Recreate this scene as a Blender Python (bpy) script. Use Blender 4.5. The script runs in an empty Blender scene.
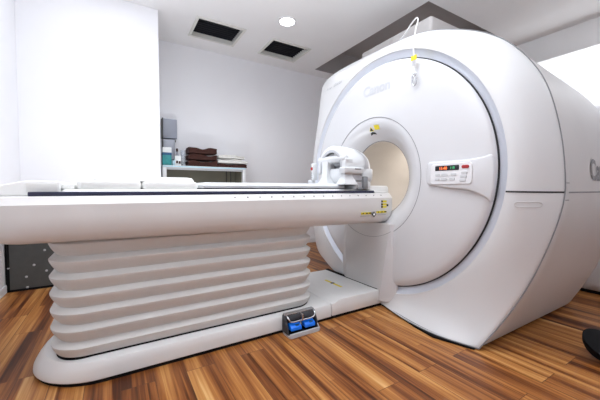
import bpy, bmesh, math, random
from mathutils import Vector, Matrix
random.seed(7)
PI = math.pi
col = bpy.context.scene.collection

# ------------------------------------------------------------------ materials
def nd(nt, t, **kw):
    n = nt.nodes.new(t)
    for k, v in kw.items():
        setattr(n, k, v)
    return n

def mat(name, color, rough=0.5, metal=0.0, var=0.03, scale=8.0, bump=0.0, bscale=60.0, coat=0.0, emit=None, estr=0.0, spec=0.5, trans=0.0):
    m = bpy.data.materials.new(name)
    m.use_nodes = True
    nt = m.node_tree
    b = nt.nodes['Principled BSDF']
    b.inputs['Roughness'].default_value = rough
    b.inputs['Metallic'].default_value = metal
    b.inputs['Coat Weight'].default_value = coat
    b.inputs['Specular IOR Level'].default_value = spec
    b.inputs['Transmission Weight'].default_value = trans
    tc = nd(nt, 'ShaderNodeTexCoord')
    no = nd(nt, 'ShaderNodeTexNoise')
    no.inputs['Scale'].default_value = scale
    no.inputs['Detail'].default_value = 4
    nt.links.new(tc.outputs['Object'], no.inputs['Vector'])
    r = nd(nt, 'ShaderNodeValToRGB')
    c = Vector(color)
    r.color_ramp.elements[0].position = 0.3
    r.color_ramp.elements[1].position = 0.7
    r.color_ramp.elements[0].color = (*[max(0, x * (1 - var)) for x in c], 1)
    r.color_ramp.elements[1].color = (*[min(1, x * (1 + var)) for x in c], 1)
    nt.links.new(no.outputs['Fac'], r.inputs['Fac'])
    nt.links.new(r.outputs['Color'], b.inputs['Base Color'])
    if bump > 0:
        n2 = nd(nt, 'ShaderNodeTexNoise')
        n2.inputs['Scale'].default_value = bscale
        n2.inputs['Detail'].default_value = 3
        nt.links.new(tc.outputs['Object'], n2.inputs['Vector'])
        bp = nd(nt, 'ShaderNodeBump')
        bp.inputs['Strength'].default_value = bump
        bp.inputs['Distance'].default_value = 0.01
        nt.links.new(n2.outputs['Fac'], bp.inputs['Height'])
        nt.links.new(bp.outputs['Normal'], b.inputs['Normal'])
    if emit:
        b.inputs['Emission Color'].default_value = (*emit, 1)
        b.inputs['Emission Strength'].default_value = estr
    return m

def wood_mat():
    m = bpy.data.materials.new('wood_planks')
    m.use_nodes = True
    nt = m.node_tree
    L = nt.links.new
    b = nt.nodes['Principled BSDF']
    tc = nd(nt, 'ShaderNodeTexCoord')
    sp = nd(nt, 'ShaderNodeSeparateXYZ')
    L(tc.outputs['Object'], sp.inputs[0])
    cb = nd(nt, 'ShaderNodeCombineXYZ')
    L(sp.outputs['Y'], cb.inputs['X'])
    L(sp.outputs['X'], cb.inputs['Y'])
    br = nd(nt, 'ShaderNodeTexBrick')
    br.offset = 0.37
    br.offset_frequency = 2
    br.inputs['Color1'].default_value = (0, 0, 0, 1)
    br.inputs['Color2'].default_value = (1, 1, 1, 1)
    br.inputs['Mortar'].default_value = (0.5, 0.5, 0.5, 1)
    br.inputs['Scale'].default_value = 1.0
    br.inputs['Mortar Size'].default_value = 0.0016
    br.inputs['Mortar Smooth'].default_value = 0.1
    br.inputs['Bias'].default_value = 0.0
    br.inputs['Brick Width'].default_value = 1.05
    br.inputs['Row Height'].default_value = 0.155
    L(cb.outputs[0], br.inputs['Vector'])
    # per plank shift of the grain
    mul = nd(nt, 'ShaderNodeMath', operation='MULTIPLY')
    L(br.outputs['Color'], mul.inputs[0]); mul.inputs[1].default_value = 37.0
    def grain(sx, sy, detail, dist):
        mx = nd(nt, 'ShaderNodeMath', operation='MULTIPLY'); L(sp.outputs['X'], mx.inputs[0]); mx.inputs[1].default_value = sx
        my = nd(nt, 'ShaderNodeMath', operation='MULTIPLY'); L(sp.outputs['Y'], my.inputs[0]); my.inputs[1].default_value = sy
        c2 = nd(nt, 'ShaderNodeCombineXYZ')
        L(mx.outputs[0], c2.inputs['X']); L(my.outputs[0], c2.inputs['Y']); L(mul.outputs[0], c2.inputs['Z'])
        n = nd(nt, 'ShaderNodeTexNoise')
        n.inputs['Scale'].default_value = 1.0
        n.inputs['Detail'].default_value = detail
        n.inputs['Roughness'].default_value = 0.62
        n.inputs['Distortion'].default_value = dist
        L(c2.outputs[0], n.inputs['Vector'])
        return n
    g1 = grain(15.0, 0.55, 3.0, 0.6)
    g2 = grain(95.0, 1.6, 3.0, 0.3)
    br2 = nd(nt, 'ShaderNodeTexBrick')
    br2.offset = 0.41; br2.offset_frequency = 3
    br2.inputs['Color1'].default_value = (0, 0, 0, 1)
    br2.inputs['Color2'].default_value = (1, 1, 1, 1)
    br2.inputs['Mortar'].default_value = (0.25, 0.25, 0.25, 1)
    br2.inputs['Scale'].default_value = 1.0
    br2.inputs['Mortar Size'].default_value = 0.0007
    br2.inputs['Bias'].default_value = 0.0
    br2.inputs['Brick Width'].default_value = 2.1
    br2.inputs['Row Height'].default_value = 0.155 / 4
    L(cb.outputs[0], br2.inputs['Vector'])
    a1 = nd(nt, 'ShaderNodeMath', operation='MULTIPLY_ADD')
    L(g2.outputs['Fac'], a1.inputs[0]); a1.inputs[1].default_value = 0.40
    s1 = nd(nt, 'ShaderNodeMath', operation='SUBTRACT'); L(g1.outputs['Fac'], s1.inputs[0]); s1.inputs[1].default_value = 0.21
    L(s1.outputs[0], a1.inputs[2])
    a2 = nd(nt, 'ShaderNodeMath', operation='MULTIPLY_ADD')
    L(br.outputs['Color'], a2.inputs[0]); a2.inputs[1].default_value = 0.12
    s2 = nd(nt, 'ShaderNodeMath', operation='SUBTRACT'); L(a1.outputs[0], s2.inputs[0]); s2.inputs[1].default_value = 0.06
    L(s2.outputs[0], a2.inputs[2])
    a3 = nd(nt, 'ShaderNodeMath', operation='MULTIPLY_ADD')
    L(br2.outputs['Color'], a3.inputs[0]); a3.inputs[1].default_value = 0.20
    s3 = nd(nt, 'ShaderNodeMath', operation='SUBTRACT'); L(a2.outputs[0], s3.inputs[0]); s3.inputs[1].default_value = 0.10
    L(s3.outputs[0], a3.inputs[2])
    r = nd(nt, 'ShaderNodeValToRGB')
    e = r.color_ramp.elements
    e[0].position = 0.24; e[0].color = (0.06, 0.014, 0.003, 1)
    e[1].position = 0.78; e[1].color = (0.66, 0.38, 0.15, 1)
    for p, c in ((0.36, (0.165, 0.048, 0.011, 1)), (0.46, (0.285, 0.098, 0.023, 1)), (0.56, (0.40, 0.16, 0.040, 1)), (0.66, (0.53, 0.25, 0.075, 1))):
        x = e.new(p); x.color = c
    L(a3.outputs[0], r.inputs['Fac'])
    mix = nd(nt, 'ShaderNodeMix', data_type='RGBA')
    mix.inputs[7].default_value = (0.10, 0.035, 0.012, 1)
    L(br.outputs['Fac'], mix.inputs[0]); L(r.outputs['Color'], mix.inputs[6])
    L(mix.outputs[2], b.inputs['Base Color'])
    b.inputs['Roughness'].default_value = 0.42
    b.inputs['Specular IOR Level'].default_value = 0.35
    bp = nd(nt, 'ShaderNodeBump'); bp.inputs['Strength'].default_value = 0.12; bp.inputs['Distance'].default_value = 0.004
    L(a1.outputs[0], bp.inputs['Height']); L(bp.outputs['Normal'], b.inputs['Normal'])
    return m

M = dict(
    wall=mat('wall_paint', (0.90, 0.90, 0.93), 0.85, var=0.012, scale=2, bump=0.05, bscale=180),
    ceil=mat('ceiling_paint', (0.92, 0.915, 0.92), 0.9, var=0.012, scale=2, bump=0.05, bscale=150),
    trim=mat('trim_white', (0.80, 0.80, 0.82), 0.5),
    wood=wood_mat(),
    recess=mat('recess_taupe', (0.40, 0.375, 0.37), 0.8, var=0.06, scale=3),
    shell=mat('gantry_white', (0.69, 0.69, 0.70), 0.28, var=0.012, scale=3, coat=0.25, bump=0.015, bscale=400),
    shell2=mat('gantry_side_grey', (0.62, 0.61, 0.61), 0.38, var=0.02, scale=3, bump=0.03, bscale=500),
    disc=mat('disc_white', (0.68, 0.68, 0.70), 0.25, var=0.01, scale=3, coat=0.25),
    ring=mat('ring_blue_grey', (0.66, 0.69, 0.76), 0.3, metal=0.45, var=0.02),
    bore=mat('bore_beige', (0.66, 0.62, 0.58), 0.5, var=0.02),
    black=mat('black_rubber', (0.008, 0.008, 0.009), 0.8, var=0.1, spec=0.12),
    gap=mat('dark_gap', (0.03, 0.03, 0.033), 0.7, var=0.05),
    seam=mat('grey_seam', (0.22, 0.22, 0.23), 0.6, var=0.05),
    table=mat('table_white', (0.755, 0.74, 0.73), 0.32, var=0.012, scale=4, coat=0.15, bump=0.02, bscale=400),
    tabletop=mat('couch_white', (0.86, 0.86, 0.85), 0.4, var=0.01),
    bellows=mat('bellows_fabric', (0.69, 0.68, 0.66), 0.55, var=0.02, scale=10, bump=0.05, bscale=300),
    base=mat('base_white', (0.80, 0.80, 0.795), 0.35, var=0.012, coat=0.1),
    navy=mat('navy_rail', (0.022, 0.026, 0.065), 0.4, var=0.1),
    pad=mat('pad_vinyl', (0.84, 0.84, 0.815), 0.45, var=0.012, bump=0.03, bscale=250),
    coil=mat('coil_white', (0.72, 0.735, 0.75), 0.3, var=0.01),
    coilgrey=mat('coil_grey', (0.26, 0.27, 0.285), 0.35, var=0.05),
    lightgrey=mat('light_grey_plastic', (0.50, 0.505, 0.53), 0.4, var=0.03),
    turret=mat('turret_grey', (0.42, 0.40, 0.395), 0.5, var=0.04),
    button=mat('button_grey', (0.62, 0.63, 0.65), 0.4, var=0.03),
    red=mat('red_button', (0.42, 0.012, 0.015), 0.3, var=0.05),
    screen=mat('black_display', (0.008, 0.008, 0.012), 0.15, var=0.1),
    orange=mat('orange_digits', (0.9, 0.16, 0.03), 0.5, emit=(1, 0.17, 0.03), estr=1.1),
    green=mat('green_digits', (0.05, 0.6, 0.2), 0.5, emit=(0.06, 0.55, 0.2), estr=0.6),
    yellow=mat('yellow_sticker', (0.80, 0.66, 0.02), 0.5, var=0.03),
    ink=mat('black_ink', (0.02, 0.02, 0.02), 0.6, var=0.05),
    logo=mat('logo_grey', (0.25, 0.25, 0.26), 0.5, var=0.03),
    faint=mat('faint_grey_print', (0.55, 0.56, 0.59), 0.5, var=0.02),
    faint2=mat('pale_grey_print', (0.36, 0.37, 0.40), 0.5, var=0.02),
    steel=mat('chrome', (0.50, 0.51, 0.53), 0.22, metal=0.9, var=0.03),
    blue=mat('blue_pedal', (0.006, 0.20, 0.95), 0.35, var=0.06),
    darkplastic=mat('dark_plastic', (0.035, 0.037, 0.045), 0.4, var=0.1),
    plate=mat('charcoal_plate', (0.075, 0.077, 0.075), 0.55, var=0.06, scale=20),
    olive=mat('olive_interior', (0.205, 0.20, 0.155), 0.6, var=0.05),
    cabinet=mat('cabinet_white', (0.80, 0.81, 0.82), 0.4, var=0.015),
    cyan=mat('pale_cyan_edge', (0.50, 0.72, 0.82), 0.3, var=0.03),
    brown=mat('brown_terry', (0.055, 0.018, 0.013), 0.95, var=0.25, scale=40, bump=0.6, bscale=220),
    whitet=mat('white_terry', (0.80, 0.79, 0.75), 0.95, var=0.03, scale=40, bump=0.5, bscale=220),
    disp=mat('dispenser_grey', (0.34, 0.36, 0.43), 0.35, var=0.03),
    disp2=mat('dispenser_pale', (0.45, 0.47, 0.54), 0.35, var=0.03),
    teal=mat('teal_wrap', (0.03, 0.27, 0.28), 0.5, var=0.15, scale=30),
    deepblue=mat('blue_band', (0.02, 0.10, 0.22), 0.5, var=0.1),
    paper=mat('white_card', (0.82, 0.84, 0.84), 0.6, var=0.01),
    clear=mat('clear_plastic', (0.86, 0.90, 0.95), 0.12, var=0.01, trans=0.75),
    ventw=mat('vent_frame_cream', (0.74, 0.735, 0.69), 0.5, var=0.02),
    ventb=mat('vent_black', (0.008, 0.009, 0.014), 0.7, var=0.1),
    lamp=mat('lamp_lens', (1, 1, 1), 0.4, emit=(0.93, 0.95, 1.0), estr=9.0),
    wire=mat('white_cord', (0.78, 0.78, 0.78), 0.4, var=0.02),
)

# ------------------------------------------------------------------ helpers
base_of = {}
def link_mesh(name, verts, faces, m, parent=None, smooth=True, angle=35):
    off = Vector((0, 0, 0))
    if parent is not None:
        off = base_of[parent.name]
    me = bpy.data.meshes.new(name)
    me.from_pydata([Vector(v) - off for v in verts], [], faces)
    bm = bmesh.new(); bm.from_mesh(me)
    bmesh.ops.recalc_face_normals(bm, faces=bm.faces)
    bm.to_mesh(me); bm.free()
    me.materials.append(m)
    if smooth:
        me.polygons.foreach_set('use_smooth', [True] * len(me.polygons))
        me.set_sharp_from_angle(angle=math.radians(angle))
    me.update()
    o = bpy.data.objects.new(name, me)
    col.objects.link(o)
    if parent is not None:
        o.parent = parent
        base_of[o.name] = off
    else:
        base_of[o.name] = Vector((0, 0, 0))
    return o

def thing(name, label, cat, loc, group=None):
    o = bpy.data.objects.new(name, None)
    o.empty_display_size = 0.05
    col.objects.link(o)
    o.location = loc
    o['label'] = label; o['category'] = cat
    if group: o['group'] = group
    base_of[o.name] = Vector(loc)
    return o

def rebase(o, loc):
    """give a single-mesh thing an origin at its base"""
    d = Vector(loc)
    o.data.transform(Matrix.Translation(-d)); o.location = d
    return o

def tag(o, label, cat, group=None, loc=None):
    o['label'] = label; o['category'] = cat
    if group: o['group'] = group
    if loc is not None: rebase(o, loc)
    return o

def struct(o):
    o['kind'] = 'structure'
    return o

class MB:
    def __init__(s): s.v = []; s.f = []
    def add(s, v, f):
        k = len(s.v)
        s.v += [tuple(p) for p in v]; s.f += [tuple(i + k for i in q) for q in f]
        return s
    def box(s, x0, x1, y0, y1, z0, z1, bev=0.0, seg=2):
        bm = bmesh.new()
        bmesh.ops.create_cube(bm, size=1)
        for v in bm.verts:
            v.co = Vector(((x0 + x1) / 2 + v.co.x * (x1 - x0), (y0 + y1) / 2 + v.co.y * (y1 - y0), (z0 + z1) / 2 + v.co.z * (z1 - z0)))
        if bev > 0:
            bmesh.ops.bevel(bm, geom=bm.edges[:], offset=bev, segments=seg, affect='EDGES', profile=0.5)
        return s.bm(bm)
    def bm(s, bm):
        bm.verts.index_update()
        s.add([v.co.copy() for v in bm.verts], [[v.index for v in f.verts] for f in bm.faces])
        bm.free(); return s
    def prism(s, pts, axis, a, b, bev=0.0, seg=2):
        """pts: 2D polygon in the two other axes (cyclic order kept x,y,z minus axis), extruded a..b"""
        bm = bmesh.new()
        def mk(p, t):
            if axis == 'x': return (t, p[0], p[1])
            if axis == 'y': return (p[0], t, p[1])
            return (p[0], p[1], t)
        A = [bm.verts.new(mk(p, a)) for p in pts]; B = [bm.verts.new(mk(p, b)) for p in pts]
        n = len(pts)
        bm.faces.new(A); bm.faces.new(B[::-1])
        for i in range(n): bm.faces.new((A[i], B[i], B[(i + 1) % n], A[(i + 1) % n]))
        bmesh.ops.recalc_face_normals(bm, faces=bm.faces)
        if bev > 0:
            bmesh.ops.bevel(bm, geom=bm.edges[:], offset=bev, segments=seg, affect='EDGES', profile=0.5)
        return s.bm(bm)
    def tube(s, path, r, n=8, caps=True):
        P = [Vector(p) for p in path]
        rr = r if isinstance(r, (list, tuple)) else [r] * len(P)
        rings = []; prev = None
        for i, p in enumerate(P):
            t = (P[min(i + 1, len(P) - 1)] - P[max(i - 1, 0)]).normalized()
            if prev is None:
                a = Vector((0, 0, 1)) if abs(t.z) < 0.9 else Vector((1, 0, 0))
                u = t.cross(a).normalized()
            else:
                u = (prev - t * prev.dot(t)).normalized()
            prev = u; w = t.cross(u)
            rings.append([p + (u * math.cos(2 * PI * k / n) + w * math.sin(2 * PI * k / n)) * rr[i] for k in range(n)])
        v = [q for R in rings for q in R]; f = []
        for i in range(len(rings) - 1):
            for k in range(n):
                f.append((i * n + k, i * n + (k + 1) % n, (i + 1) * n + (k + 1) % n, (i + 1) * n + k))
        if caps:
            f.append(tuple(range(n))[::-1]); f.append(tuple((len(rings) - 1) * n + k for k in range(n)))
        return s.add(v, f)
    def rings(s, rings, cap0=False, cap1=False, closed=True):
        n = len(rings[0]); v = [q for R in rings for q in R]; f = []
        for i in range(len(rings) - 1):
            for k in range(n if closed else n - 1):
                f.append((i * n + k, i * n + (k + 1) % n, (i + 1) * n + (k + 1) % n, (i + 1) * n + k))
        if cap0: f.append(tuple(range(n))[::-1])
        if cap1: f.append(tuple((len(rings) - 1) * n + k for k in range(n)))
        return s.add(v, f)
    def lathe(s, cx, cy, prof, n=24, cap=True):
        R = [[(cx + r * math.cos(2 * PI * k / n), cy + r * math.sin(2 * PI * k / n), z) for k in range(n)] for r, z in prof]
        return s.rings(R, cap, cap)
    def loft(s, x0, x1, y0, y1, rad, prof, nc=8, ns=1, cap0=True, cap1=True, rad1=None):
        """rounded-rectangle plan lofted through prof [(inset, z)]; rad1 = radius of the x0 end"""
        R = []
        for ins, z in prof:
            R.append([(x, y, z) for x, y in rrect(x0 + ins, x1 - ins, y0 + ins, y1 - ins, max(0.004, rad - ins), nc, ns, None if rad1 is None else max(0.004, rad1 - ins))])
        return s.rings(R, cap0, cap1)
    def build(s, name, m, parent=None, smooth=True, angle=35):
        return link_mesh(name, s.v, s.f, m, parent, smooth, angle)

def rrect(x0, x1, y0, y1, r, nc=8, ns=1, rl=None):
    rl = r if rl is None else rl
    pts = []
    for (cx, cy, a0, q) in ((x1 - r, y1 - r, 0, r), (x0 + rl, y1 - rl, 90, rl), (x0 + rl, y0 + rl, 180, rl), (x1 - r, y0 + r, 270, r)):
        for k in range(nc + 1):
            a = math.radians(a0 + 90 * k / nc)
            pts.append((cx + q * math.cos(a), cy + q * math.sin(a)))
    return pts

def catmull(pts, n=12, closed=False):
    out = []; N = len(pts); P = [Vector(p) for p in pts]
    for i in range(N if closed else N - 1):
        if closed:
            a, b, c, d = P[(i - 1) % N], P[i], P[(i + 1) % N], P[(i + 2) % N]
        else:
            a, b, c, d = P[max(i - 1, 0)], P[i], P[i + 1], P[min(i + 2, N - 1)]
        for k in range(n):
            t = k / n
            out.append(0.5 * ((2 * b) + (c - a) * t + (2 * a - 5 * b + 4 * c - d) * t * t + (3 * b - a - 3 * c + d) * t ** 3))
    if not closed: out.append(P[-1])
    return out

def text_mesh(body, size, shear=0.0, bold=0.0):
    cu = bpy.data.curves.new('writing', 'FONT')
    cu.body = body; cu.size = size; cu.shear = shear; cu.offset = bold
    o = bpy.data.objects.new('writing', cu)
    col.objects.link(o)
    bpy.context.view_layer.update()
    dg = bpy.context.evaluated_depsgraph_get()
    me = o.evaluated_get(dg).to_mesh()
    v = [tuple(p.co) for p in me.vertices]; f = [tuple(p.vertices) for p in me.polygons]
    o.evaluated_get(dg).to_mesh_clear()
    bpy.data.objects.remove(o); bpy.data.curves.remove(cu)
    return v, f

def quad_on_x(X, y0, y1, z0, z1, th=0.0015):      # flat sticker facing -x
    return MB().box(X - th, X + th, min(y0, y1), max(y0, y1), z0, z1)

# ------------------------------------------------------------------ room
ZC = 3.09
XL, XR, YB, YF = -0.93, 6.15, 4.72, -1.7
struct(MB().box(XL - 0.1, XR + 0.1, YF - 0.1, YB + 0.1, -0.1, 0).build('floor', M['wood'], smooth=False))
struct(MB().box(XL - 0.1, XR + 0.1, YB, YB + 0.1, 0, 3.6).build('wall_back', M['wall'], smooth=False))
struct(MB().box(XL - 0.1, XL, YF - 0.1, YB + 0.1, 0, 3.6).build('wall_left', M['wall'], smooth=False))
struct(MB().box(XR, XR + 0.1, YF - 0.1, YB + 0.1, 0, 3.6).build('wall_right', M['wall'], smooth=False))
struct(MB().box(XL - 0.1, XR + 0.1, YF - 0.1, YF, 0, 3.6).build('wall_front', M['wall'], smooth=False))
struct(MB().box(XL, 0.456, 3.95, YB, 0, ZC, 0.004, 1).build('wall_pillar', M['wall']))
struct(MB().box(XL, -0.80, 2.2, 3.95, 0.72, ZC, 0.004, 1).build('wall_ledge', M['wall']))
struct(MB().box(XL, XL + 0.012, YF, 3.95, 0, 0.075, 0.003, 1).build('baseboard_left', M['trim']))
struct(MB().box(0.456, XR, YB - 0.012, YB, 0, 0.075, 0.003, 1).build('baseboard_back', M['trim']))
# ceiling: slab with real holes for the two grilles and the opening above the scanner
V1 = (0.90, 1.47, 3.86, 4.34); V2 = (1.92, 2.50, 3.88, 4.36)
RC = (3.012, 5.05, 2.21, 4.47)
holes = [V1, V2, RC]
xs = sorted({XL - 0.1, 5.05, *[h[0] for h in holes], *[h[1] for h in holes]})
ys = sorted({YF - 0.1, YB, *[h[2] for h in holes], *[h[3] for h in holes]})
mb = MB()
for i in range(len(xs) - 1):
    for j in range(len(ys) - 1):
        cx, cy = (xs[i] + xs[i + 1]) / 2, (ys[j] + ys[j + 1]) / 2
        if any(h[0] < cx < h[1] and h[2] < cy < h[3] for h in holes): continue
        mb.add([(xs[i], ys[j], ZC), (xs[i + 1], ys[j], ZC), (xs[i + 1], ys[j + 1], ZC), (xs[i], ys[j + 1], ZC)], [(0, 1, 2, 3)])
struct(mb.build('ceiling', M['ceil'], smooth=False))
# dark opening above the scanner
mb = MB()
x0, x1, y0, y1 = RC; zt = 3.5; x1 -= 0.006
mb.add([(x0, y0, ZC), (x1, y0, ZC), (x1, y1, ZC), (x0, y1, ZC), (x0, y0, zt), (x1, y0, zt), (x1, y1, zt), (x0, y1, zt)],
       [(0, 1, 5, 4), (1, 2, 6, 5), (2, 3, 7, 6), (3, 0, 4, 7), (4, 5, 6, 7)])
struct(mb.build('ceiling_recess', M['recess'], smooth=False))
# beam and lower ceiling over the far alcove
struct(MB().box(5.05, XR, YF, YB, 2.76, 3.5).build('ceiling_alcove', M['ceil'], smooth=False))
struct(MB().box(XR - 0.04, XR, YF, YB, 2.55, 2.76).build('trim_1', M['trim'], smooth=False))

def ceiling_vent(h, label):
    x0, x1, y0, y1 = h
    t = thing('ceiling_vent', label, 'ceiling vent', ((x0 + x1) / 2, (y0 + y1) / 2, ZC), 'ceiling vents')
    w = 0.032
    mb = MB()
    mb.box(x0 - w, x1 + w, y0 - w, y0 + 0.004, ZC - 0.014, ZC + 0.001, 0.004)
    mb.box(x0 - w, x1 + w, y1 - 0.004, y1 + w, ZC - 0.014, ZC + 0.001, 0.004)
    mb.box(x0 - w, x0 + 0.004, y0, y1, ZC - 0.014, ZC + 0.001, 0.004)
    mb.box(x1 - 0.004, x1 + w, y0, y1, ZC - 0.014, ZC + 0.001, 0.004)
    mb.build('frame', M['ventw'], t)
    d = 0.06
    mb = MB()
    mb.add([(x0, y0, ZC), (x1, y0, ZC), (x1, y1, ZC), (x0, y1, ZC), (x0, y0, ZC + d), (x1, y0, ZC + d), (x1, y1, ZC + d), (x0, y1, ZC + d)],
           [(0, 1, 5, 4), (1, 2, 6, 5), (2, 3, 7, 6), (3, 0, 4, 7)])
    mb.build('duct_collar', M['ventw'], t, smooth=False)
    mb = MB().box(x0, x1, y0, y1, ZC + d, ZC + d + 0.01)
    for k in range(9):
        yy = y0 + (y1 - y0) * (k + 0.5) / 9
        mb.box(x0 + 0.005, x1 - 0.005, yy - 0.004, yy + 0.004, ZC + d - 0.02, ZC + d)
    mb.build('grille', M['ventb'], t, smooth=False)
ceiling_vent(V1, 'black ceiling vent in cream frame, left one, above the white cabinet')
ceiling_vent(V2, 'black ceiling vent in cream frame, right one, nearer the scanner')

t = thing('downlight', 'round glowing white downlight set into the ceiling', 'ceiling light', (1.86, 3.38, ZC))
MB().lathe(1.86, 3.38, [(0.112, ZC), (0.112, ZC - 0.008), (0.094, ZC - 0.012), (0.094, ZC - 0.004)], 40, False).build('trim_ring', M['trim'], t)
MB().lathe(1.86, 3.38, [(0.096, ZC - 0.004), (0.08, ZC - 0.007), (0.03, ZC - 0.009)], 40).build('lens', M['lamp'], t)
ceil_lamp_pos = (1.86, 3.38, ZC - 0.03)

# grey slotted outlet in the alcove ceiling
t = thing('air_outlet', 'small pale grey slotted outlet in the low bright ceiling', 'ceiling vent', (5.42, 1.22, 2.76))
MB().box(5.30, 5.54, 1.10, 1.32, 2.748, 2.76, 0.004).build('frame', M['lightgrey'], t)
mb = MB()
for k in range(5): mb.box(5.32, 5.52, 1.125 + k * 0.038, 1.14 + k * 0.038, 2.744, 2.75)
mb.build('slats', M['button'], t, smooth=False)

# dark floor-level plate on the pillar
t = thing('shield_plate', 'charcoal metal plate with screws low on the wall at left', 'wall plate', (-0.4, 3.94, 0.0))
MB().box(-0.915, 0.12, 3.930, 3.947, 0.012, 0.62, 0.003, 1).build('plate', M['plate'], t)
mb = MB(); mb.box(-0.925, -0.897, 3.924, 3.947, 0.001, 0.64); mb.box(-0.925, 0.13, 3.924, 3.947, 0.001, 0.022)
mb.build('edge_strip', M['black'], t)
for (x, z) in ((-0.775, 0.135), (-0.715, 0.245), (-0.62, 0.175), (-0.63, 0.385), (-0.905, 0.235), (-0.77, 0.03), (-0.52, 0.2), (-0.3, 0.3)):
    s = MB().lathe(0, 0, [(0.011, 0), (0.011, 0.004), (0.006, 0.007)], 12)
    s.v = [(x + a, 3.930 - c, z + b) for a, b, c in s.v]
    s.build('screw', M['lightgrey'], t)

# ------------------------------------------------------------------ MRI gantry
YC, ZG = 1.885, 1.122             # centre of the round front
R_RING = 1.0
FY, FZ, FR = 1.968, 1.10, 0.52  # flared bore cover
HR = 0.325
outline_pts = [(1.00, .012), (.885, .25), (.80, .47), (.722, .77), (.70, 1.0), (.731, 1.34), (.817, 1.66), (.973, 1.91), (1.15, 2.065),
               (1.36, 2.165), (1.60, 2.235), (1.91, 2.262), (2.31, 2.275), (2.62, 2.282), (2.80, 2.272), (2.90, 2.245), (2.97, 2.17), (3.01, 1.9), (3.06, 1.5), (3.10, 1.1),
               (3.10, .72), (2.93, .34), (2.70, .2), (2.45, .11), (2.2, .04), (1.95, .014), (1.75, .012), (1.5, .012), (1.25, .012), (1.08, .012)]
def _outline():
    # open spline so the floor corner stays sharp
    pts = outline_pts + [outline_pts[0]]
    c = catmull([(a, b, 0) for a, b in pts], 16)
    pol = []
    for p in c[:-1]:
        pol.append((math.atan2(p.y - ZG, p.x - YC), math.hypot(p.x - YC, p.y - ZG)))
    pol.sort()
    return pol
POL = _outline()
def rout(th):
    th = (th + PI) % (2 * PI) - PI
    n = len(POL)
    lo, hi = 0, n
    while lo < hi:
        mid = (lo + hi) // 2
        if POL[mid][0] < th: lo = mid + 1
        else: hi = mid
    a = POL[lo - 1]; b = POL[lo % n]
    d = (b[0] - a[0]) % (2 * PI)
    k = ((th - a[0]) % (2 * PI)) / d if d > 1e-9 else 0
    return max(a[1] + (b[1] - a[1]) * k, 1.015)
def sstep(a, b, x):
    t = max(0, min(1, (x - a) / (b - a))); return t * t * (3 - 2 * t)
def seam_x(y, z):
    top = 0.125 + (0.125 if y < 1.95 else 0.03) * sstep(0.3, 1.15, abs(y - 1.95))
    return 1.95 + top * min(1.0, 0.05 + 0.95 * z) - 0.11 * math.sin(PI / 2 * max(0, 1 - (y - 1.3) / 0.52 if y > 1.3 else 1 - (1.3 - y) / 0.4)) * max(0, 1 - z / 0.5) - 0.03 * max(0, 1 - z / 0.5)
def pos(th, s):
    ro = rout(th); r = R_RING + (ro - R_RING) * s
    y, z = YC + r * math.cos(th), ZG + r * math.sin(th)
    yo, zo = YC + ro * math.cos(th), ZG + ro * math.sin(th)
    x = 1.945 + (seam_x(yo, zo) - 1.945) * s ** 2.2
    return Vector((x, y, z))
def shell_at(y, z, off=0.0):
    th = math.atan2(z - ZG, y - YC); r = math.hypot(y - YC, z - ZG)
    s = max(0, min(1, (r - R_RING) / (rout(th) - R_RING)))
    p = pos(th, s); p.x -= off
    return p

CORNER = math.atan2(0.012 - ZG, 1.00 - YC)
NT = 220
TH = [CORNER + 2 * PI * k / NT for k in range(NT)]
g = thing('mri_scanner', 'large white ring-shaped scanner with round bore standing on the wood floor', 'MRI scanner', (2.5, 1.95, 0))

SS = [0, 0.03, 0.08, 0.16, 0.26, 0.38, 0.5, 0.62, 0.74, 0.85, 0.93, 0.975, 1.0]
rg = []
rg.append([Vector((2.0, YC + (R_RING - 0.004) * math.cos(t), ZG + (R_RING - 0.004) * math.sin(t))) for t in TH])
rg.append([Vector((1.955, YC + (R_RING - 0.004) * math.cos(t), ZG + (R_RING - 0.004) * math.sin(t))) for t in TH])
for s in SS:
    R = []
    for t in TH:
        p = pos(t, s)
        if s == 1.0: p.x += 0.012
        R.append(p)
    rg.append(R)
rg.append([pos(t, 0.985) + Vector((0.03, 0, 0)) for t in TH])
front = MB().rings(rg).build('front_cover', M['shell'], g, angle=50)
# dark reveal between front cover and side cover
rg = []
for dx, k in ((0.008, 0.992), (0.03, 0.985)):
    rg.append([Vector((pos(t, 1).x + dx, YC + rout(t) * k * math.cos(t), ZG + rout(t) * k * math.sin(t))) for t in TH])
cs = MB().rings(rg)
cs.tube([pos(t, 1) + Vector((0.006, 0, 0)) for t in TH] + [pos(TH[0], 1) + Vector((0.006, 0, 0))], 0.0042, 6, False)
cs.build('cover_seam', M['seam'], g)
# side cover
def body_k(th, x):
    z = math.sin(th)
    f = (x - 2.1) / 1.0
    return 1.0 - 0.055 * max(0, z) ** 1.2 * max(0, min(1.4, f)) * 1.6
def body_pt(th, x, k=1.0):
    r = rout(th) * body_k(th, x) * k
    return Vector((x, YC + r * math.cos(th), max(0.02, ZG + r * math.sin(th))))
rg = []
for q in (0.0, 0.02, 0.08, 0.2, 0.4, 0.6, 0.8, 0.95, 1.0):
    R = []
    for t in TH:
        xs_ = pos(t, 1).x + 0.02
        x = xs_ + (3.28 - xs_) * q
        R.append(body_pt(t, x, 0.985 if q == 0 else (0.997 if q == 0.02 else 1.0)))
    rg.append(R)
rg.append([body_pt(t, 3.30, 0.985) for t in TH])
rg.append([body_pt(t, 3.33, 0.95) for t in TH])
rg.append([body_pt(t, 3.35, 0.8) for t in TH])
rg.append([Vector((3.35, FY + HR * math.cos(t), FZ + HR * math.sin(t))) for t in TH])
MB().rings(rg).build('side_cover', M['shell2'], g, angle=50)
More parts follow.
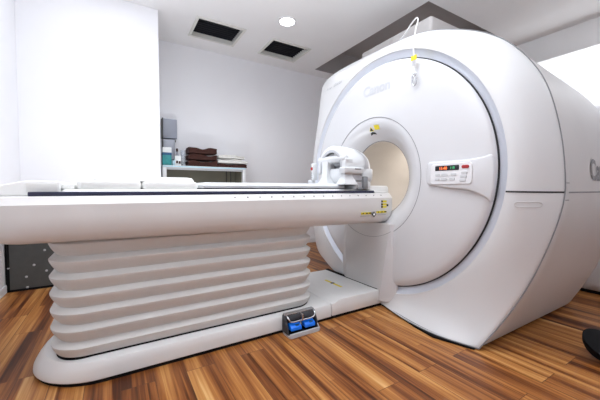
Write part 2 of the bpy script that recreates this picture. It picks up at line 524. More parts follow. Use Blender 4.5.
# black kick plinth
kp = [(1.92, 1.77), (1.825, 1.42), (1.80, 1.25), (1.88, 1.02), (3.24, 1.02), (3.24, 2.6), (2.15, 2.75), (1.98, 2.2)]
MB().prism(kp, 'z', 0.0, 0.013).build('kick_plinth', M['black'], g)

# recessed ring
def circ(cy, cz, r, x, n=NT): return [Vector((x, cy + r * math.cos(2 * PI * k / n), cz + r * math.sin(2 * PI * k / n))) for k in range(n)]
MB().rings([circ(YC, ZG, 0.925, 1.985), circ(YC, ZG, 0.945, 1.978), circ(YC, ZG, 0.97, 1.968), circ(YC, ZG, 0.994, 1.955), circ(YC, ZG, 1.0, 1.95)]).build('front_ring', M['ring'], g)
MB().rings([circ(YC, ZG, 0.92, 1.975), circ(YC, ZG, 0.945, 1.976)]).build('disc_shadow_gap', M['gap'], g)
# round front disc
RD = 0.937
rg = [circ(YC, ZG, RD - 0.012, 1.985), circ(YC, ZG, RD, 1.968), circ(YC, ZG, RD - 0.003, 1.955), circ(YC, ZG, RD - 0.018, 1.941), circ(YC, ZG, RD - 0.045, 1.932), circ(YC, ZG, RD - 0.09, 1.927)]
for k in (0.25, 0.5, 0.75, 0.96, 1.0):
    r0 = RD - 0.09
    rg.append(circ(YC + (FY - YC) * k, ZG + (FZ - ZG) * k, r0 + (FR - r0) * k, 1.927 - 0.010 * math.sin(k * PI / 2)))
rg.append(circ(FY, FZ, FR - 0.001, 1.930))
MB().rings(rg).build('front_disc', M['disc'], g, angle=45)
MB().rings([circ(FY, FZ, FR + 0.001, 1.9165), circ(FY, FZ, FR - 0.004, 1.9165)]).build('bore_seam', M['seam'], g)
rg = [circ(FY, FZ, FR - 0.003, 1.93), circ(FY, FZ, FR - 0.004, 1.920)]
for k in range(1, 13):
    a = k / 12
    r = FR - 0.004 - (FR - 0.004 - HR) * a
    rg.append(circ(FY, FZ, r, 1.919 + 0.11 * (1 - math.cos(a * PI / 2)) ** 1.15))
MB().rings(rg).build('bore_cover', M['disc'], g)
MB().rings([circ(FY, FZ, HR + 0.002, 2.026), circ(FY, FZ, HR, 2.036), circ(FY, FZ, HR + 0.004, 2.036), circ(FY, FZ, HR + 0.02, 2.1), circ(FY, FZ, HR + 0.025, 2.6), circ(FY, FZ, HR + 0.01, 3.12), circ(FY, FZ, HR, 3.35)]).build('bore_tube', M['bore'], g)
MB().rings([circ(FY, FZ, HR + 0.004, 2.024), circ(FY, FZ, HR - 0.001, 2.0275)]).build('bore_lip', M['seam'], g)

# apron under the bore, in front of the disc
AX = 1.895
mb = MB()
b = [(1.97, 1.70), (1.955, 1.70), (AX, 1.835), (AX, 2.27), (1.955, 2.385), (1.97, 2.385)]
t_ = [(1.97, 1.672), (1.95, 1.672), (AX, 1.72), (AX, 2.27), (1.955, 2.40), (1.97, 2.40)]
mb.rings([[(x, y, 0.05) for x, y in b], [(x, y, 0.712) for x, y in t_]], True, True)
mb.build('apron', M['shell2'], g, angle=20)  # greyer material: the shade under the table end is put into its colour
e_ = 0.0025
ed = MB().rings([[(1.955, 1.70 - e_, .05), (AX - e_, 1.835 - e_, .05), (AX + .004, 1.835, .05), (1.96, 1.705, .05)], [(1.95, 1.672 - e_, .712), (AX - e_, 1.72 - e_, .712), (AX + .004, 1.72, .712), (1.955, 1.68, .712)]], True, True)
ed.build('apron_lit_strip', M['disc'], g, smooth=False)  # white strip laid over the chamfer, its lighter shading put into colour
arc = [(AX - 0.001 , FY + 0.515 * math.cos(a), FZ + 0.515 * math.sin(a)) for a in [math.radians(-90 + q) for q in range(-30, 40, 4)]]
MB().tube(arc, 0.0016, 6).build('apron_seam', M['seam'], g)
s = MB().lathe(0, 0, [(0.011, 0), (0.011, 0.004), (0.007, 0.006)], 14)
s.v = [(1.925 - c, 1.745 + a, 0.56 + b_) for a, b_, c in s.v]; s.build('screw', M['lightgrey'], g)
s = MB().lathe(0, 0, [(0.009, 0), (0.009, 0.004), (0.006, 0.006)], 14)
s.v = [(1.925 - c, 1.77 + a, 0.12 + b_) for a, b_, c in s.v]; s.build('screw', M['lightgrey'], g)

# horizontal split lines, grip slot
def strip(path, w, m, name):
    """path: points; flat ribbon of height w"""
    v = []; f = []
    for i, p in enumerate(path):
        v += [(p.x, p.y, p.z - w / 2), (p.x, p.y, p.z + w / 2)]
        if i: f.append((2 * i - 2, 2 * i - 1, 2 * i + 1, 2 * i))
    return MB().add(v, f).build(name, m, g)
yr = YC - math.sqrt(R_RING ** 2 - 0.135 ** 2)
strip([shell_at(yr - 0.002 + (0.701 - yr) * k / 16, 0.985 - 0.004 * k / 16, 0.002) for k in range(17)], 0.010, M['gap'], 'split_line')
def body_y(x, z):     # near side of the side cover
    lo, hi = 0.3, YC
    th = math.atan2(z - ZG, -1.2)
    for _ in range(12):
        r = rout(th) * body_k(th, x)
        th = math.atan2(z - ZG, -math.sqrt(max(1e-6, r * r - (z - ZG) ** 2)))
    r = rout(th) * body_k(th, x)
    return YC - math.sqrt(r * r - (z - ZG) ** 2)
xa = pos(PI, 1).x
strip([Vector((x, body_y(x, 0.98) - 0.002, 0.98)) for x in [2.25 + (3.27 - 2.25) * k / 14 for k in range(15)]], 0.008, M['seam'], 'split_line')
for zz, x0_, x1_ in ((1.035, 2.215, 2.26), (0.935, 2.205, 2.26)):
    strip([Vector((x0_ + (x1_ - x0_) * k / 3, body_y(x0_ + (x1_ - x0_) * k / 3, zz) - 0.002, zz)) for k in range(4)], 0.005, M['seam'], 'seam_tick')
gp = []
for y_, z_ in [(0.770 + 0.066 * k / 10, 0.896) for k in range(11)] + [(0.836 + 0.015 * math.sin(PI * k / 8), 0.911 - 0.015 * math.cos(PI * k / 8)) for k in range(1, 8)] \
        + [(0.836 - 0.066 * k / 10, 0.926) for k in range(11)] + [(0.770 - 0.015 * math.sin(PI * k / 8), 0.911 + 0.015 * math.cos(PI * k / 8)) for k in range(1, 8)]:
    gp.append(shell_at(y_, z_, 0.001))
gp.append(gp[0])
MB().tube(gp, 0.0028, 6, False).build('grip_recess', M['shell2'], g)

# grey box on top of the scanner reaching up into the opening
MB().box(2.50, 3.05, 1.80, 2.74, 2.0, 2.605, 0.035, 4).build('top_housing', M['turret'], g)
mb = MB(); mb.box(2.494, 3.0, 2.25, 2.31, 2.2, 2.56, 0.01); mb.build('housing_rib', M['recess'], g)

# control pod on the disc
pod = catmull([(1.405, 1.165), (1.395, 1.182), (1.37, 1.187), (1.22, 1.182), (1.10, 1.186), (1.03, 1.205), (0.985, 1.235),
               (0.968, 1.12), (0.985, 0.92), (1.01, 0.955), (1.06, 0.985), (1.12, 1.0), (1.25, 1.012), (1.37, 1.018), (1.4, 1.024), (1.407, 1.04)], 5, True) if False else None
pp = [(1.392, 1.045), (1.392, 1.172), (1.375, 1.190), (1.20, 1.186), (1.08, 1.188), (1.01, 1.198), (0.970, 1.214), (0.956, 1.17), (0.952, 1.10), (0.955, 1.0), (0.972, 0.915), (1.0, 0.952), (1.05, 0.98), (1.11, 0.995), (1.24, 1.006), (1.375, 1.026)]
pm = MB().prism(pp, 'x', 1.975, 1.898, 0.012, 3)
pm.v = [(x + (0.036 * sstep(1.06, 0.955, y) if x < 1.93 else 0), y, z) for x, y, z in pm.v]
pm.build('control_pod', M['disc'], g, angle=30)
PXF = 1.8975; PD = -0.03
pan = MB().prism(rrect(1.062, 1.352, 1.032, 1.172, 0.022, 5), 'x', PXF + 0.004, PXF - 0.005, 0.002, 1).build('control_panel', M['trim'], g)
PF = PXF - 0.005
d = MB().prism(rrect(1.145, 1.315, 1.124, 1.157, 0.005, 3), 'x', PF + 0.002, PF - 0.002).build('display', M['screen'], pan)
def face_text(body, size, y, z, X, m, name, parent, shear=0.0, bold=0.0, dz=0.0):
    v, f = text_mesh(body, size, shear, bold)
    return MB().add([(X, y - p[0], z + p[1] + dz * p[0]) for p in v], f).build(name, m, parent, smooth=False)
face_text('11:40', 0.026, 1.285, 1.131, PF - 0.0025, M['orange'], 'digits', pan, bold=0.0008)
face_text('118', 0.022, 1.207, 1.133, PF - 0.0025, M['green'], 'digits', pan)
MB().prism(rrect(1.080, 1.127, 1.132, 1.153, 0.009, 4), 'x', PF + 0.002, PF - 0.005, 0.0015, 1).build('stop_button', M['red'], pan)
for (y, z, w) in ((y_ - 0.04, z_, w_ * 1.1) for y_, z_, w_ in ((1.335, 1.096, .034), (1.285, 1.096, .042), (1.222, 1.096, .034), (1.15, 1.104, .036),
                  (1.338, 1.066, .034), (1.288, 1.066, .042), (1.232, 1.066, .034), (1.155, 1.080, .038), (1.16, 1.055, .038))):
    MB().prism(rrect(y - w / 2, y + w / 2, z - 0.0085, z + 0.0085, 0.005, 3), 'x', PF + 0.002, PF - 0.004, 0.001, 1).build('button', M['button'], pan)

# writing
def disc_x(y, z):
    lo, hi = 0.0, 1.0
    for _ in range(20):
        k = (lo + hi) / 2
        r = (RD - 0.09) + (FR - RD + 0.09) * k
        if math.hypot(y - YC - (FY - YC) * k, z - ZG - (FZ - ZG) * k) < r: lo = k
        else: hi = k
    return 1.927 - 0.010 * math.sin(lo * PI / 2)
v, f = text_mesh('Canon', 0.118, 0.0, 0.004)
MB().add([(disc_x(2.07 - p[0], 1.822 + p[1]) - 0.0016, 2.07 - p[0], 1.822 + p[1]) for p in v], f).build('brand_print', M['faint'], g, smooth=False)
p0 = shell_at(2.73, 2.09, 0.0)
v, f = text_mesh('Vantage', 0.034); v2, f2 = text_mesh('Gracian', 0.046, 0.25)
def on_shell(v, y0, z0): return [tuple(shell_at(y0 - p[0], z0 + p[1], 0.004)) for p in v]
MB().add(on_shell(v, 2.70, 2.062), f).build('model_print', M['faint2'], g, smooth=False)
MB().add(on_shell(v2, 2.56, 2.062), f2).build('model_print', M['faint2'], g, smooth=False)
v, f = text_mesh('Canon', 0.185, 0.0, 0.006)
mb = MB().add([(2.61 + p[0] * 0.78, body_y(min(3.1, 2.61 + p[0] * 0.78), 1.062 + p[1]) - 0.004, 1.062 + p[1]) for p in v], f)
mb.build('brand_print', M['logo'], g, smooth=False)

# warning sticker at the top of the bore
st = MB()
def bore_x(y, z):
    r = math.hypot(y - FY, z - FZ); a = (FR - 0.004 - r) / (FR - 0.004 - HR)
    return 1.919 + 0.11 * (1 - math.cos(max(0, min(1, a)) * PI / 2)) ** 1.15 - 0.003
def bq(pts): return [(bore_x(y, z), y, z) for y, z in pts]
MB().add(bq([(1.945, 1.555), (1.885, 1.55), (1.885, 1.512), (1.945, 1.517)]), [(0, 1, 2, 3)]).build('warning_sticker', M['yellow'], g)
MB().add(bq([(1.985, 1.548), (1.957, 1.508), (2.012, 1.512)]), [(0, 1, 2)]).build('warning_sticker', M['yellow'], g)
MB().add([(x - 0.0008, y, z) for x, y, z in bq([(1.985, 1.541), (1.966, 1.512), (2.004, 1.515)])], [(0, 1, 2)]).build('warning_sticker', M['ink'], g)
MB().add(bq([(2.01, 1.496), (1.985, 1.505), (1.955, 1.498), (1.945, 1.48), (1.985, 1.487), (2.015, 1.478)]), [(0, 1, 2, 3, 4, 5)]).build('warning_sticker', M['ink'], g)

# hanging cord with tag and hook
t = thing('hanging_cord', 'thin white cord with yellow tag and hook dangling over the scanner front', 'cord', (1.9, 1.52, 1.77))
cp = catmull([(2.16, 1.95, 2.285), (2.10, 1.80, 2.28), (2.04, 1.66, 2.31), (2.0, 1.575, 2.315), (1.97, 1.535, 2.27), (1.925, 1.52, 2.18), (1.9, 1.515, 2.06), (1.898, 1.51, 1.97)], 8)
MB().tube(cp, 0.0052, 8).build('cord', M['wire'], t)
_mark = set(bpy.data.objects)
MB().box(1.893, 1.899, 1.497, 1.545, 1.975, 2.01, 0.001, 1).build('tag', M['yellow'], t)
MB().box(1.893, 1.899, 1.505, 1.535, 1.935, 1.972, 0.001, 1).build('tag', M['lightgrey'], t)
MB().tube([(1.898, 1.517, 1.94), (1.898, 1.515, 1.88)], 0.0045, 8).build('cord_end', M['wire'], t)
hk = catmull([(1.898, 1.515, 1.885), (1.898, 1.53, 1.86), (1.898, 1.532, 1.82), (1.898, 1.52, 1.79), (1.898, 1.502, 1.80), (1.898, 1.498, 1.84)], 8)
MB().tube(hk, 0.0055, 8).build('hook', M['steel'], t)
hk = catmull([(1.898, 1.515, 1.89), (1.898, 1.503, 1.875), (1.898, 1.515, 1.855), (1.898, 1.527, 1.872), (1.898, 1.517, 1.89)], 6)
MB().tube(hk, 0.004, 8).build('swivel', M['steel'], t)
for o_ in set(bpy.data.objects) - _mark:
    o_.data.transform(Matrix.Translation((0, -0.012, -0.025)))

# ------------------------------------------------------------------ patient table
T = thing('patient_table', 'long white patient table on pleated bellows base in front of the scanner', 'patient table', (0.6, 2.15, 0))
TX0, TX1, TY0, TY1 = -0.57, 2.01, 1.78, 2.36
prof = [(0.12, .716), (0.085, .719), (0.055, .728), (0.03, .746), (0.012, .78), (0.002, .825), (0, .875), (0.0, .927), (0.004, .932), (0.022, .962), (0.03, .966), (0.05, .967)]
tbm = MB().loft(TX0, TX1, TY0, TY1, 0.04, prof, 8, rad1=0.22)
tbm.v = [(x, y, z + max(0, (0.875 - z) / 0.16) * (0.024 - 0.0125 * (x + 0.4))) for x, y, z in tbm.v]
tbm.build('table_body', M['table'], T, angle=28)
MB().box(-0.345, 1.81, 1.812, 1.85, 0.966, 0.987, 0.004, 2).build('edge_rail', M['navy'], T)
MB().loft(-0.233, 1.90, 1.85, 2.30, 0.03, [(0.0, .966), (0, .986), (0.01, .997), (0.02, .999)], 5).build('couch_top', M['tabletop'], T)
MB().loft(1.735, 2.03, 1.853, 2.12, 0.025, [(0, .966), (0, 1.01), (0.006, 1.022), (0.018, 1.028)], 5).build('end_block', M['tabletop'], T)
MB().box(1.815, 1.95, 1.81, 1.852, 0.966, 0.980, 0.003).build('end_plate', M['tabletop'], T)
for k in range(16):                                    # small screw heads on the bevelled edge
    x = 0.62 + k * 0.083
    s = MB().lathe(0, 0, [(0.0045, 0), (0.0045, 0.002), (0.003, 0.003)], 8)
    s.v = [(x + a, 1.791 - c * 0.86 + b_ * 0.5, 0.948 + c * 0.5 + b_ * 0.86) for a, b_, c in s.v]
    s.build('screw', M['seam'], T)
# stickers on the table end
def tst(x0, x1, z0, z1, m, name='warning_sticker', y=1.7775):
    q = 1.7775
    return MB().box(x0, x1, q, q + 0.004, z0, z1).build(name, m, T, smooth=False)
for (z, ) in ((0.898,), (0.874,), (0.853,)):
    a = tst(1.862, 1.918, z - 0.0078, z + 0.0078, M['yellow'])
    MB().box(1.858, 1.872, 1.7765, 1.78, z - 0.0078, z + 0.0078).build('print', M['ink'], a, smooth=False)
tst(1.921, 1.938, 0.856, 0.874, M['ink'])
for (x0, x1, z) in ((1.64, 1.745, 0.807), (1.805, 1.915, 0.812)):
    a = tst(x0, x1, z - 0.008, z + 0.008, M['yellow'])
    for k in range(3):
        xx = x0 + 0.012 + k * (x1 - x0) / 3
        MB().box(xx, xx + 0.014 + 0.006 * k, 1.7765, 1.78, z - 0.004, z + 0.004).build('print', M['ink'], a, smooth=False)
a = MB().prism([(1.775, .773), (1.80, .795), (1.775, .817), (1.75, .795)], 'y', 1.7785, 1.776).build('warning_sticker', M['ink'], T)
MB().prism([(1.775, .784), (1.788, .795), (1.775, .806), (1.762, .795)], 'y', 1.776, 1.7755).build('print', M['trim'], a)
MB().box(1.63, 1.73, 1.778, 1.781, .784, .787).build('print', M['faint2'], T); MB().box(1.82, 1.91, 1.778, 1.781, .787, .790).build('print', M['faint2'], T)
# bellows
bp = []
NF = 7; zt, zb = 0.745, 0.112
fh = (zt - zb) / NF
for i in range(NF):
    for k in range(12):
        q = k / 12
        # quick step out under each valley, then a long slope back in
        d = sstep(0, 0.26, q) if q < 0.26 else 1 - ((q - 0.26) / 0.74) ** 1.5
        bp.append((0.036 * (1 - d), zt - (i + q) * fh))
bp.append((0.036, zb))
BX0, BX1, BY0, BY1 = -0.315, 1.31, 1.885, 2.49
mb = MB().loft(BX0, BX1, BY0, BY1, 0.17, bp[::-1], 14, cap0=False, cap1=False)
mb.build('bellows', M['bellows'], T, angle=60)
MB().loft(BX0 + .022, BX1 - .022, BY0 + .022, BY1 - .022, 0.15, [(0, .10), (0.0, .128)], 14).build('bellows_groove', M['black'], T)
# base and bridge
bprof = [(0.008, .018), (0.0, .024), (0.0, .075), (0.004, .088), (0.022, .112), (0.036, .119), (0.05, .12)]
BS = [( -0.405, 1.395)]
R_ = []
for ins, z, xl in ((0.006, .016, .004), (0, .022, 0), (0, .04, 0.002), (0.002, .07, .018), (0.005, .10, .04), (0.012, .111, .05), (0.05, .118, .075), (0.06, .119, .08)):
    R_.append([(x, y, z) for x, y in rrect(-0.41 + xl, 1.395, 1.838 + ins, 2.56 - ins, .004, 20, 1, 0.34 - ins)])
mb = MB().rings(R_, True, True)
mb.build('base_cover', M['base'], T, angle=28)
MB().loft(-0.398, 1.93, 1.842, 2.55, 0.006, [(0, 0), (0, .03)], 20, rad1=0.335).build('base_plinth', M['black'], T)
# the bridge to the scanner: raised top with sloped step
br = [(1.40, .022), (1.40, .118), (1.43, .121), (1.465, .137), (1.49, .141), (1.93, .141), (1.93, .022)]
mb = MB().prism(br, 'y', 1.835, 2.60, 0.006, 2)
mb.build('base_bridge', M['base'], T, angle=28)
MB().box(1.893, 1.93, 1.85, 2.6, .10, .1465).build('bridge_gasket', M['black'], T)
st = MB().box(1.66, 1.685, 2.06, 2.17, .1405, .1425).build('warning_sticker', M['yellow'], T)
MB().box(1.655, 1.69, 2.175, 2.205, .1405, .1425).build('warning_sticker', M['ink'], T)
MB().box(1.66, 1.685, 2.21, 2.30, .1405, .1425).build('warning_sticker', M['yellow'], T)

# foot pedal unit
P = thing('foot_pedal', 'black foot switch with two blue pedals and chrome guard beside the table base', 'foot pedal', (1.09, 1.78, 0))
px0, px1, py0 = 0.965, 1.215, 1.722
MB().prism(rrect(px0, px1, py0, 1.834, 0.018, 4), 'z', 0.0, 0.018, 0.004, 2).build('base_plate', M['lightgrey'], P)
MB().box(px0 + .008, px1 - .008, 1.738, 1.82, .017, .021).build('tray_liner', M['black'], P)
MB().box(px0 + .004, px1 - .004, 1.723, 1.736, .015, .03, .004).build('front_lip', M['lightgrey'], P)
MB().box(px0 + .004, px1 - .004, 1.815, 1.834, .01, .135, .004).build('back_plate', M['darkplastic'], P)
for xa_ in (px0, px1 - 0.012):
    MB().prism([(1.834, .015), (1.834, .13), (1.80, .13), (1.765, .07), (1.745, .015)], 'x', xa_, xa_ + 0.012, 0.003, 1).build('side_bracket', M['darkplastic'], P)
MB().box(px0 + .006, px1 - .006, 1.80, 1.834, .127, .14, .004).build('top_rim', M['steel'], P)
for k in range(2):
    xa_ = px0 + .02 + k * .108
    a = MB().prism([(1.815, .13), (1.79, .128), (1.778, .098), (1.815, .09)], 'x', xa_, xa_ + .10, .004, 2).build('upper_panel', M['darkplastic'], P)
for k in range(2):
    xa_ = px0 + .025 + k * .112
    a = MB().prism([(1.805, .04), (1.81, .066), (1.80, .078), (1.765, .070), (1.748, .058), (1.746, .036)], 'x', xa_, xa_ + .086, .006, 3).build('pedal', M['blue'], P)
    MB().box(xa_ + .04, xa_ + .07, 1.755, 1.775, .062, .0705, .002).build('pedal_mark', M['deepblue'], a)
gd = catmull([(px0 + .016, 1.812, .135), (px0 + .018, 1.775, .118), (px0 + .03, 1.766, .098), (px0 + .06, 1.764, .092), (1.09, 1.764, .092), (px1 - .06, 1.764, .092), (px1 - .03, 1.766, .098), (px1 - .018, 1.775, .118), (px1 - .016, 1.812, .135)], 6)
MB().tube(gd, 0.006, 8).build('guard_bar', M['steel'], P)
MB().box(1.083, 1.095, 1.758, 1.815, .09, .135, .003).build('guard_post', M['steel'], P)
MB().tube([(1.09, 1.79, .02), (1.09, 1.785, .055), (1.09, 1.80, .08)], 0.006, 8).build('divider', M['steel'], P)
MB().tube([(px1 - .012, 1.80, .03), (px1 - .004, 1.765, .05), (px1 - .004, 1.745, .025)], 0.006, 8).build('side_loop', M['steel'], P)

# ------------------------------------------------------------------ things lying on the table
ZT = 0.999
def pad(x0, x1, y0, y1, z0, z1, r=0.012):
    h = z1 - z0
    return MB().loft(x0, x1, y0, y1, 0.03, [(0.006, z0), (0, z0 + 0.25 * h), (0, z1 - 0.4 * h), (0.004, z1 - 0.12 * h), (0.014, z1)], 6)
tag(pad(-0.172, 0.121, 1.88, 2.28, ZT, 1.043).build('mattress_pad', M['pad']), 'flat white vinyl pad under the long pad, its left half', 'pad', 'white vinyl pads', (-0.03, 2.08, ZT))
tag(pad(0.123, 0.425, 1.88, 2.28, ZT, 1.041).build('mattress_pad', M['pad']), 'flat white vinyl pad under the long pad, its right half', 'pad', 'white vinyl pads', (0.27, 2.08, ZT))
tag(MB().loft(-0.105, 0.415, 1.93, 2.25, 0.03, [(0.0, 1.0425), (0.002, 1.05), (0.014, 1.066), (0.04, 1.07)], 6).build('mattress_pad', M['pad']), 'long thin white pad lying on top of the two lower pads', 'pad', 'white vinyl pads', (0.16, 2.09, 1.043))
# tray at the left end of the table
t = thing('foot_tray', 'low white tray with sloped end on the left end of the table', 'tray', (-0.4, 2.05, 0.967))
MB().prism([(-0.56, .967), (-0.56, .985), (-0.48, 1.010), (-0.38, 1.036), (-0.34, 1.041), (-0.235, 1.038), (-0.235, .967)], 'y', 1.87, 2.3, 0.008, 3).build('tray_body', M['tabletop'], t)
MB().box(-0.36, -0.245, 1.866, 1.872, .985, 1.028, .002).build('tray_panel', M['pad'], t)
tag(MB().box(-0.232, -0.180, 1.90, 2.25, ZT, 1.022, 0.005).build('end_stop', M['pad']), 'small low white block between the tray and the pads', 'block', None, (-0.2, 2.07, ZT))
# coil board
t = thing('coil_board', 'long flat white board with rounded end lying under the head coil', 'board', (1.1, 2.08, ZT))
MB().loft(0.44, 1.63, 1.865, 2.27, 0.16, [(0.004, 1.006), (0, 1.012), (0.0, 1.022), (0.012, 1.036), (0.03, 1.041)], 10, rad1=0.02).build('board', M['coil'], t)
MB().loft(0.45, 1.625, 1.87, 2.265, 0.155, [(0.0, ZT), (0, 1.007)], 10, rad1=0.02).build('underside_strip', M['darkplastic'], t)

# head coil
DX = -0.11
HC = thing('head_coil', 'white head coil cage with arched barrel and grey windows on the table end', 'head coil', (1.65, 2.0, ZT))
CYc, CZc = 2.0, 1.168
# base shoe
MB().loft(1.635, 1.80, 1.835, 2.17, 0.02, [(0, ZT), (0, 1.05), (0.008, 1.062), (0.02, 1.065)], 5).build('coil_base', M['coil'], HC)
MB().box(1.645, 1.73, 1.828, 1.838, 1.003, 1.05, 0.003).build('base_panel', M['lightgrey'], HC)
MB().box(1.69, 1.73, 1.80, 1.835, ZT, 1.10, 0.006).build('connector', M['coilgrey'], HC)
MB().box(1.635, 1.69, 1.815, 1.835, ZT, 1.012, 0.003).build('connector_foot', M['coilgrey'], HC)
_mark = set(bpy.data.objects)
# rear cradle
MB().loft(1.64, 1.945, 1.83, 2.17, 0.05, [(0.02, 1.05), (0.004, 1.075), (0, 1.10), (0, 1.155), (0.006, 1.165)], 6).build('cradle', M['coil'], HC)
MB().box(1.645, 1.80, 1.826, 1.835, 1.068, 1.118, 0.003).build('cradle_recess', M['lightgrey'], HC)
MB().loft(1.60, 1.80, 1.80, 1.88, 0.015, [(0.004, 1.122), (0, 1.128), (0, 1.162), (0.006, 1.17)], 5).build('latch_ledge', M['coil'], HC)
MB().box(1.70, 1.765, 1.7975, 1.804, 1.152, 1.162, 0.002).build('latch_slot', M['coilgrey'], HC)
# arched barrel
def arch(x, ro, ri, a0=-12, a1=192, n=28, zc=CZc, zs=1.0):
    out = [(x, CYc + ro * math.cos(math.radians(a0 + (a1 - a0) * k / n)), zc + zs * ro * math.sin(math.radians(a0 + (a1 - a0) * k / n))) for k in range(n + 1)]
    inn = [(x, CYc + ri * math.cos(math.radians(a0 + (a1 - a0) * k / n)), zc + zs * ri * math.sin(math.radians(a0 + (a1 - a0) * k / n))) for k in range(n + 1)]
    return out + inn[::-1]
MB().rings([arch(1.615, .170, .135), arch(1.62, .180, .135), arch(1.635, .186, .135), arch(1.74, .184, .135), arch(1.84, .170, .135), arch(1.90, .150, .130), arch(1.92, .138, .128)], True, True).build('barrel', M['coil'], HC, angle=50)
MB().rings([arch(1.612, .150, .128), arch(1.64, .150, .128)], True, True).build('barrel_rim', M['lightgrey'], HC)
MB().rings([arch(1.622, .133, .128), arch(1.90, .133, .128)], True, True).build('barrel_lining', M['coilgrey'], HC)
# grey crescent window on the near side of the barrel
def barrel_r(x): return .184 if x < 1.74 else (.184 - .014 * (x - 1.74) / .10 if x < 1.84 else .170 - .020 * (x - 1.84) / .06)
v = []; f = []
W = 12
for i in range(W + 1):
    q = i / W; a = math.radians(182 - 60 * q)
    xl = 1.785 + 0.035 * math.sin(q * PI) - .0 + 0.03 * (1 - q); xr = 1.87 + 0.02 * (1 - q)
    xr = max(xr - 0.06 * sstep(0.55, 1.0, q), xl + 0.004)
    for x in (xl, (xl + xr) / 2, xr):
        r = barrel_r(x) + 0.0025
        v.append((x, CYc + r * math.cos(a), CZc + r * math.sin(a)))
for i in range(W):
    for j in range(2): f.append((3 * i + j, 3 * i + j + 1, 3 * i + j + 4, 3 * i + j + 3))
MB().add(v, f).build('side_window', M['lightgrey'], HC)
for o_ in set(bpy.data.objects) - _mark:
    o_.data.transform(Matrix.Translation((DX, 0, 0)))
# front yoke: two flared posts, cross bar and grey inner mirror
def post(y, x, w0, w1, w2):
    P_ = [(w0, .07, 1.035), (w0 * .8, .055, 1.06), (w1, .04, 1.10), (w1, .035, 1.17), (w2, .035, 1.23)]
    return MB().rings([[(x + dx * a, y + w * b, z) for a, b in ((1, 1), (-1, 1), (-1, -1), (1, -1))] for w, dx, z in P_], True, True)
post(1.845, 1.545, .055, .022, .03).build('yoke_post', M['coil'], HC, angle=60)
post(2.075, 1.535, .075, .038, .042).build('yoke_post', M['coil'], HC, angle=60)
MB().tube([(1.53, 1.83, 1.240), (1.53, 1.84, 1.240), (1.53, 2.12, 1.244), (1.53, 2.18, 1.244), (1.53, 2.19, 1.244)], [0.02, 0.03, 0.033, 0.03, 0.02], 14).build('cross_bar', M['coil'], HC)
MB().tube([(1.545, 1.97, 1.277), (1.545, 2.13, 1.277)], 0.016, 12).build('cross_tube', M['coil'], HC)
MB().prism([(1.89, 1.05), (1.98, 1.05), (1.995, 1.15), (1.985, 1.28), (1.955, 1.315), (1.91, 1.27), (1.885, 1.2)], 'x', 1.555, 1.575, 0.006, 2).build('mirror_panel', M['coilgrey'], HC)
MB().box(1.53, 1.565, 1.87, 2.0, 1.185, 1.215, 0.012, 3).build('mirror_hinge', M['coilgrey'], HC)
# hand controller behind
t = thing('hand_controller', 'white hand control with a red button leaning beside the head coil', 'hand control', (1.50, 2.24, ZT))
b_ = MB().box(1.475, 1.525, 2.215, 2.25, 1.075, 1.225, 0.01, 3).build('handset', M['coil'], t)
MB().box(1.468, 1.478, 2.222, 2.243, 1.165, 1.19, 0.002).build('call_button', M['red'], b_)
for k in range(3): MB().box(1.470, 1.477, 2.226, 2.239, 1.10 + k * .018, 1.108 + k * .018, 0.001).build('key', M['faint2'], b_)
MB().lathe(1.48, 2.25, [(0.03, ZT), (0.034, 1.03), (0.028, 1.07), (0.02, 1.08)], 16).build('holder', M['lightgrey'], t)

# ------------------------------------------------------------------ cabinet with towels etc
CX0, CX1, CY0, CY1, CT = 0.525, 1.67, 4.33, 4.70, 1.315
c = thing('storage_cabinet', 'low white cabinet with open olive interior against the back wall', 'cabinet', ((CX0 + CX1) / 2, (CY0 + CY1) / 2, 0))
MB().box(CX0, CX0 + .045, CY0, CY1, 0, CT - .03, .004).build('side_panel', M['cabinet'], c)
MB().box(CX1 - .045, CX1, CY0, CY1, 0, CT - .03, .004).build('side_panel', M['cabinet'], c)
MB().box(CX0, CX1, CY0, CY1, CT - .03, CT, .004).build('top_panel', M['cabinet'], c)
MB().box(CX0 + .004, CX1 - .004, CY0 - .004, CY0 + .002, CT - .022, CT - .006).build('edge_trim', M['cyan'], c)
MB().box(CX0 + .045, CX1 - .045, CY0 + .01, CY0 + .04, CT - .055, CT - .03).build('door_track', M['lightgrey'], c)
MB().box(CX0 + .045, CX1 - .045, CY1 - .02, CY1, .03, CT - .03).build('back_panel', M['olive'], c)
MB().box(CX0 + .045, CX1 - .045, CY0 + .02, CY1 - .02, .0, .06).build('bottom_panel', M['cabinet'], c)
for z in (.42, .80): MB().box(CX0 + .045, CX1 - .045, CY0 + .06, CY1 - .02, z, z + .02).build('shelf', M['olive'], c)
MB().box(1.475, 1.485, CY1 - .035, CY1 - .02, .06, CT - .03).build('shelf_rail', M['plate'], c)
MB().box(1.545, 1.552, CY1 - .035, CY1 - .02, .06, CT - .03).build('shelf_rail', M['plate'], c)
for xx in (CX0 + .047, CX1 - .053): MB().box(xx, xx + .006, CY0 + .05, CY1 - .02, .06, CT - .03).build('liner', M['olive'], c)

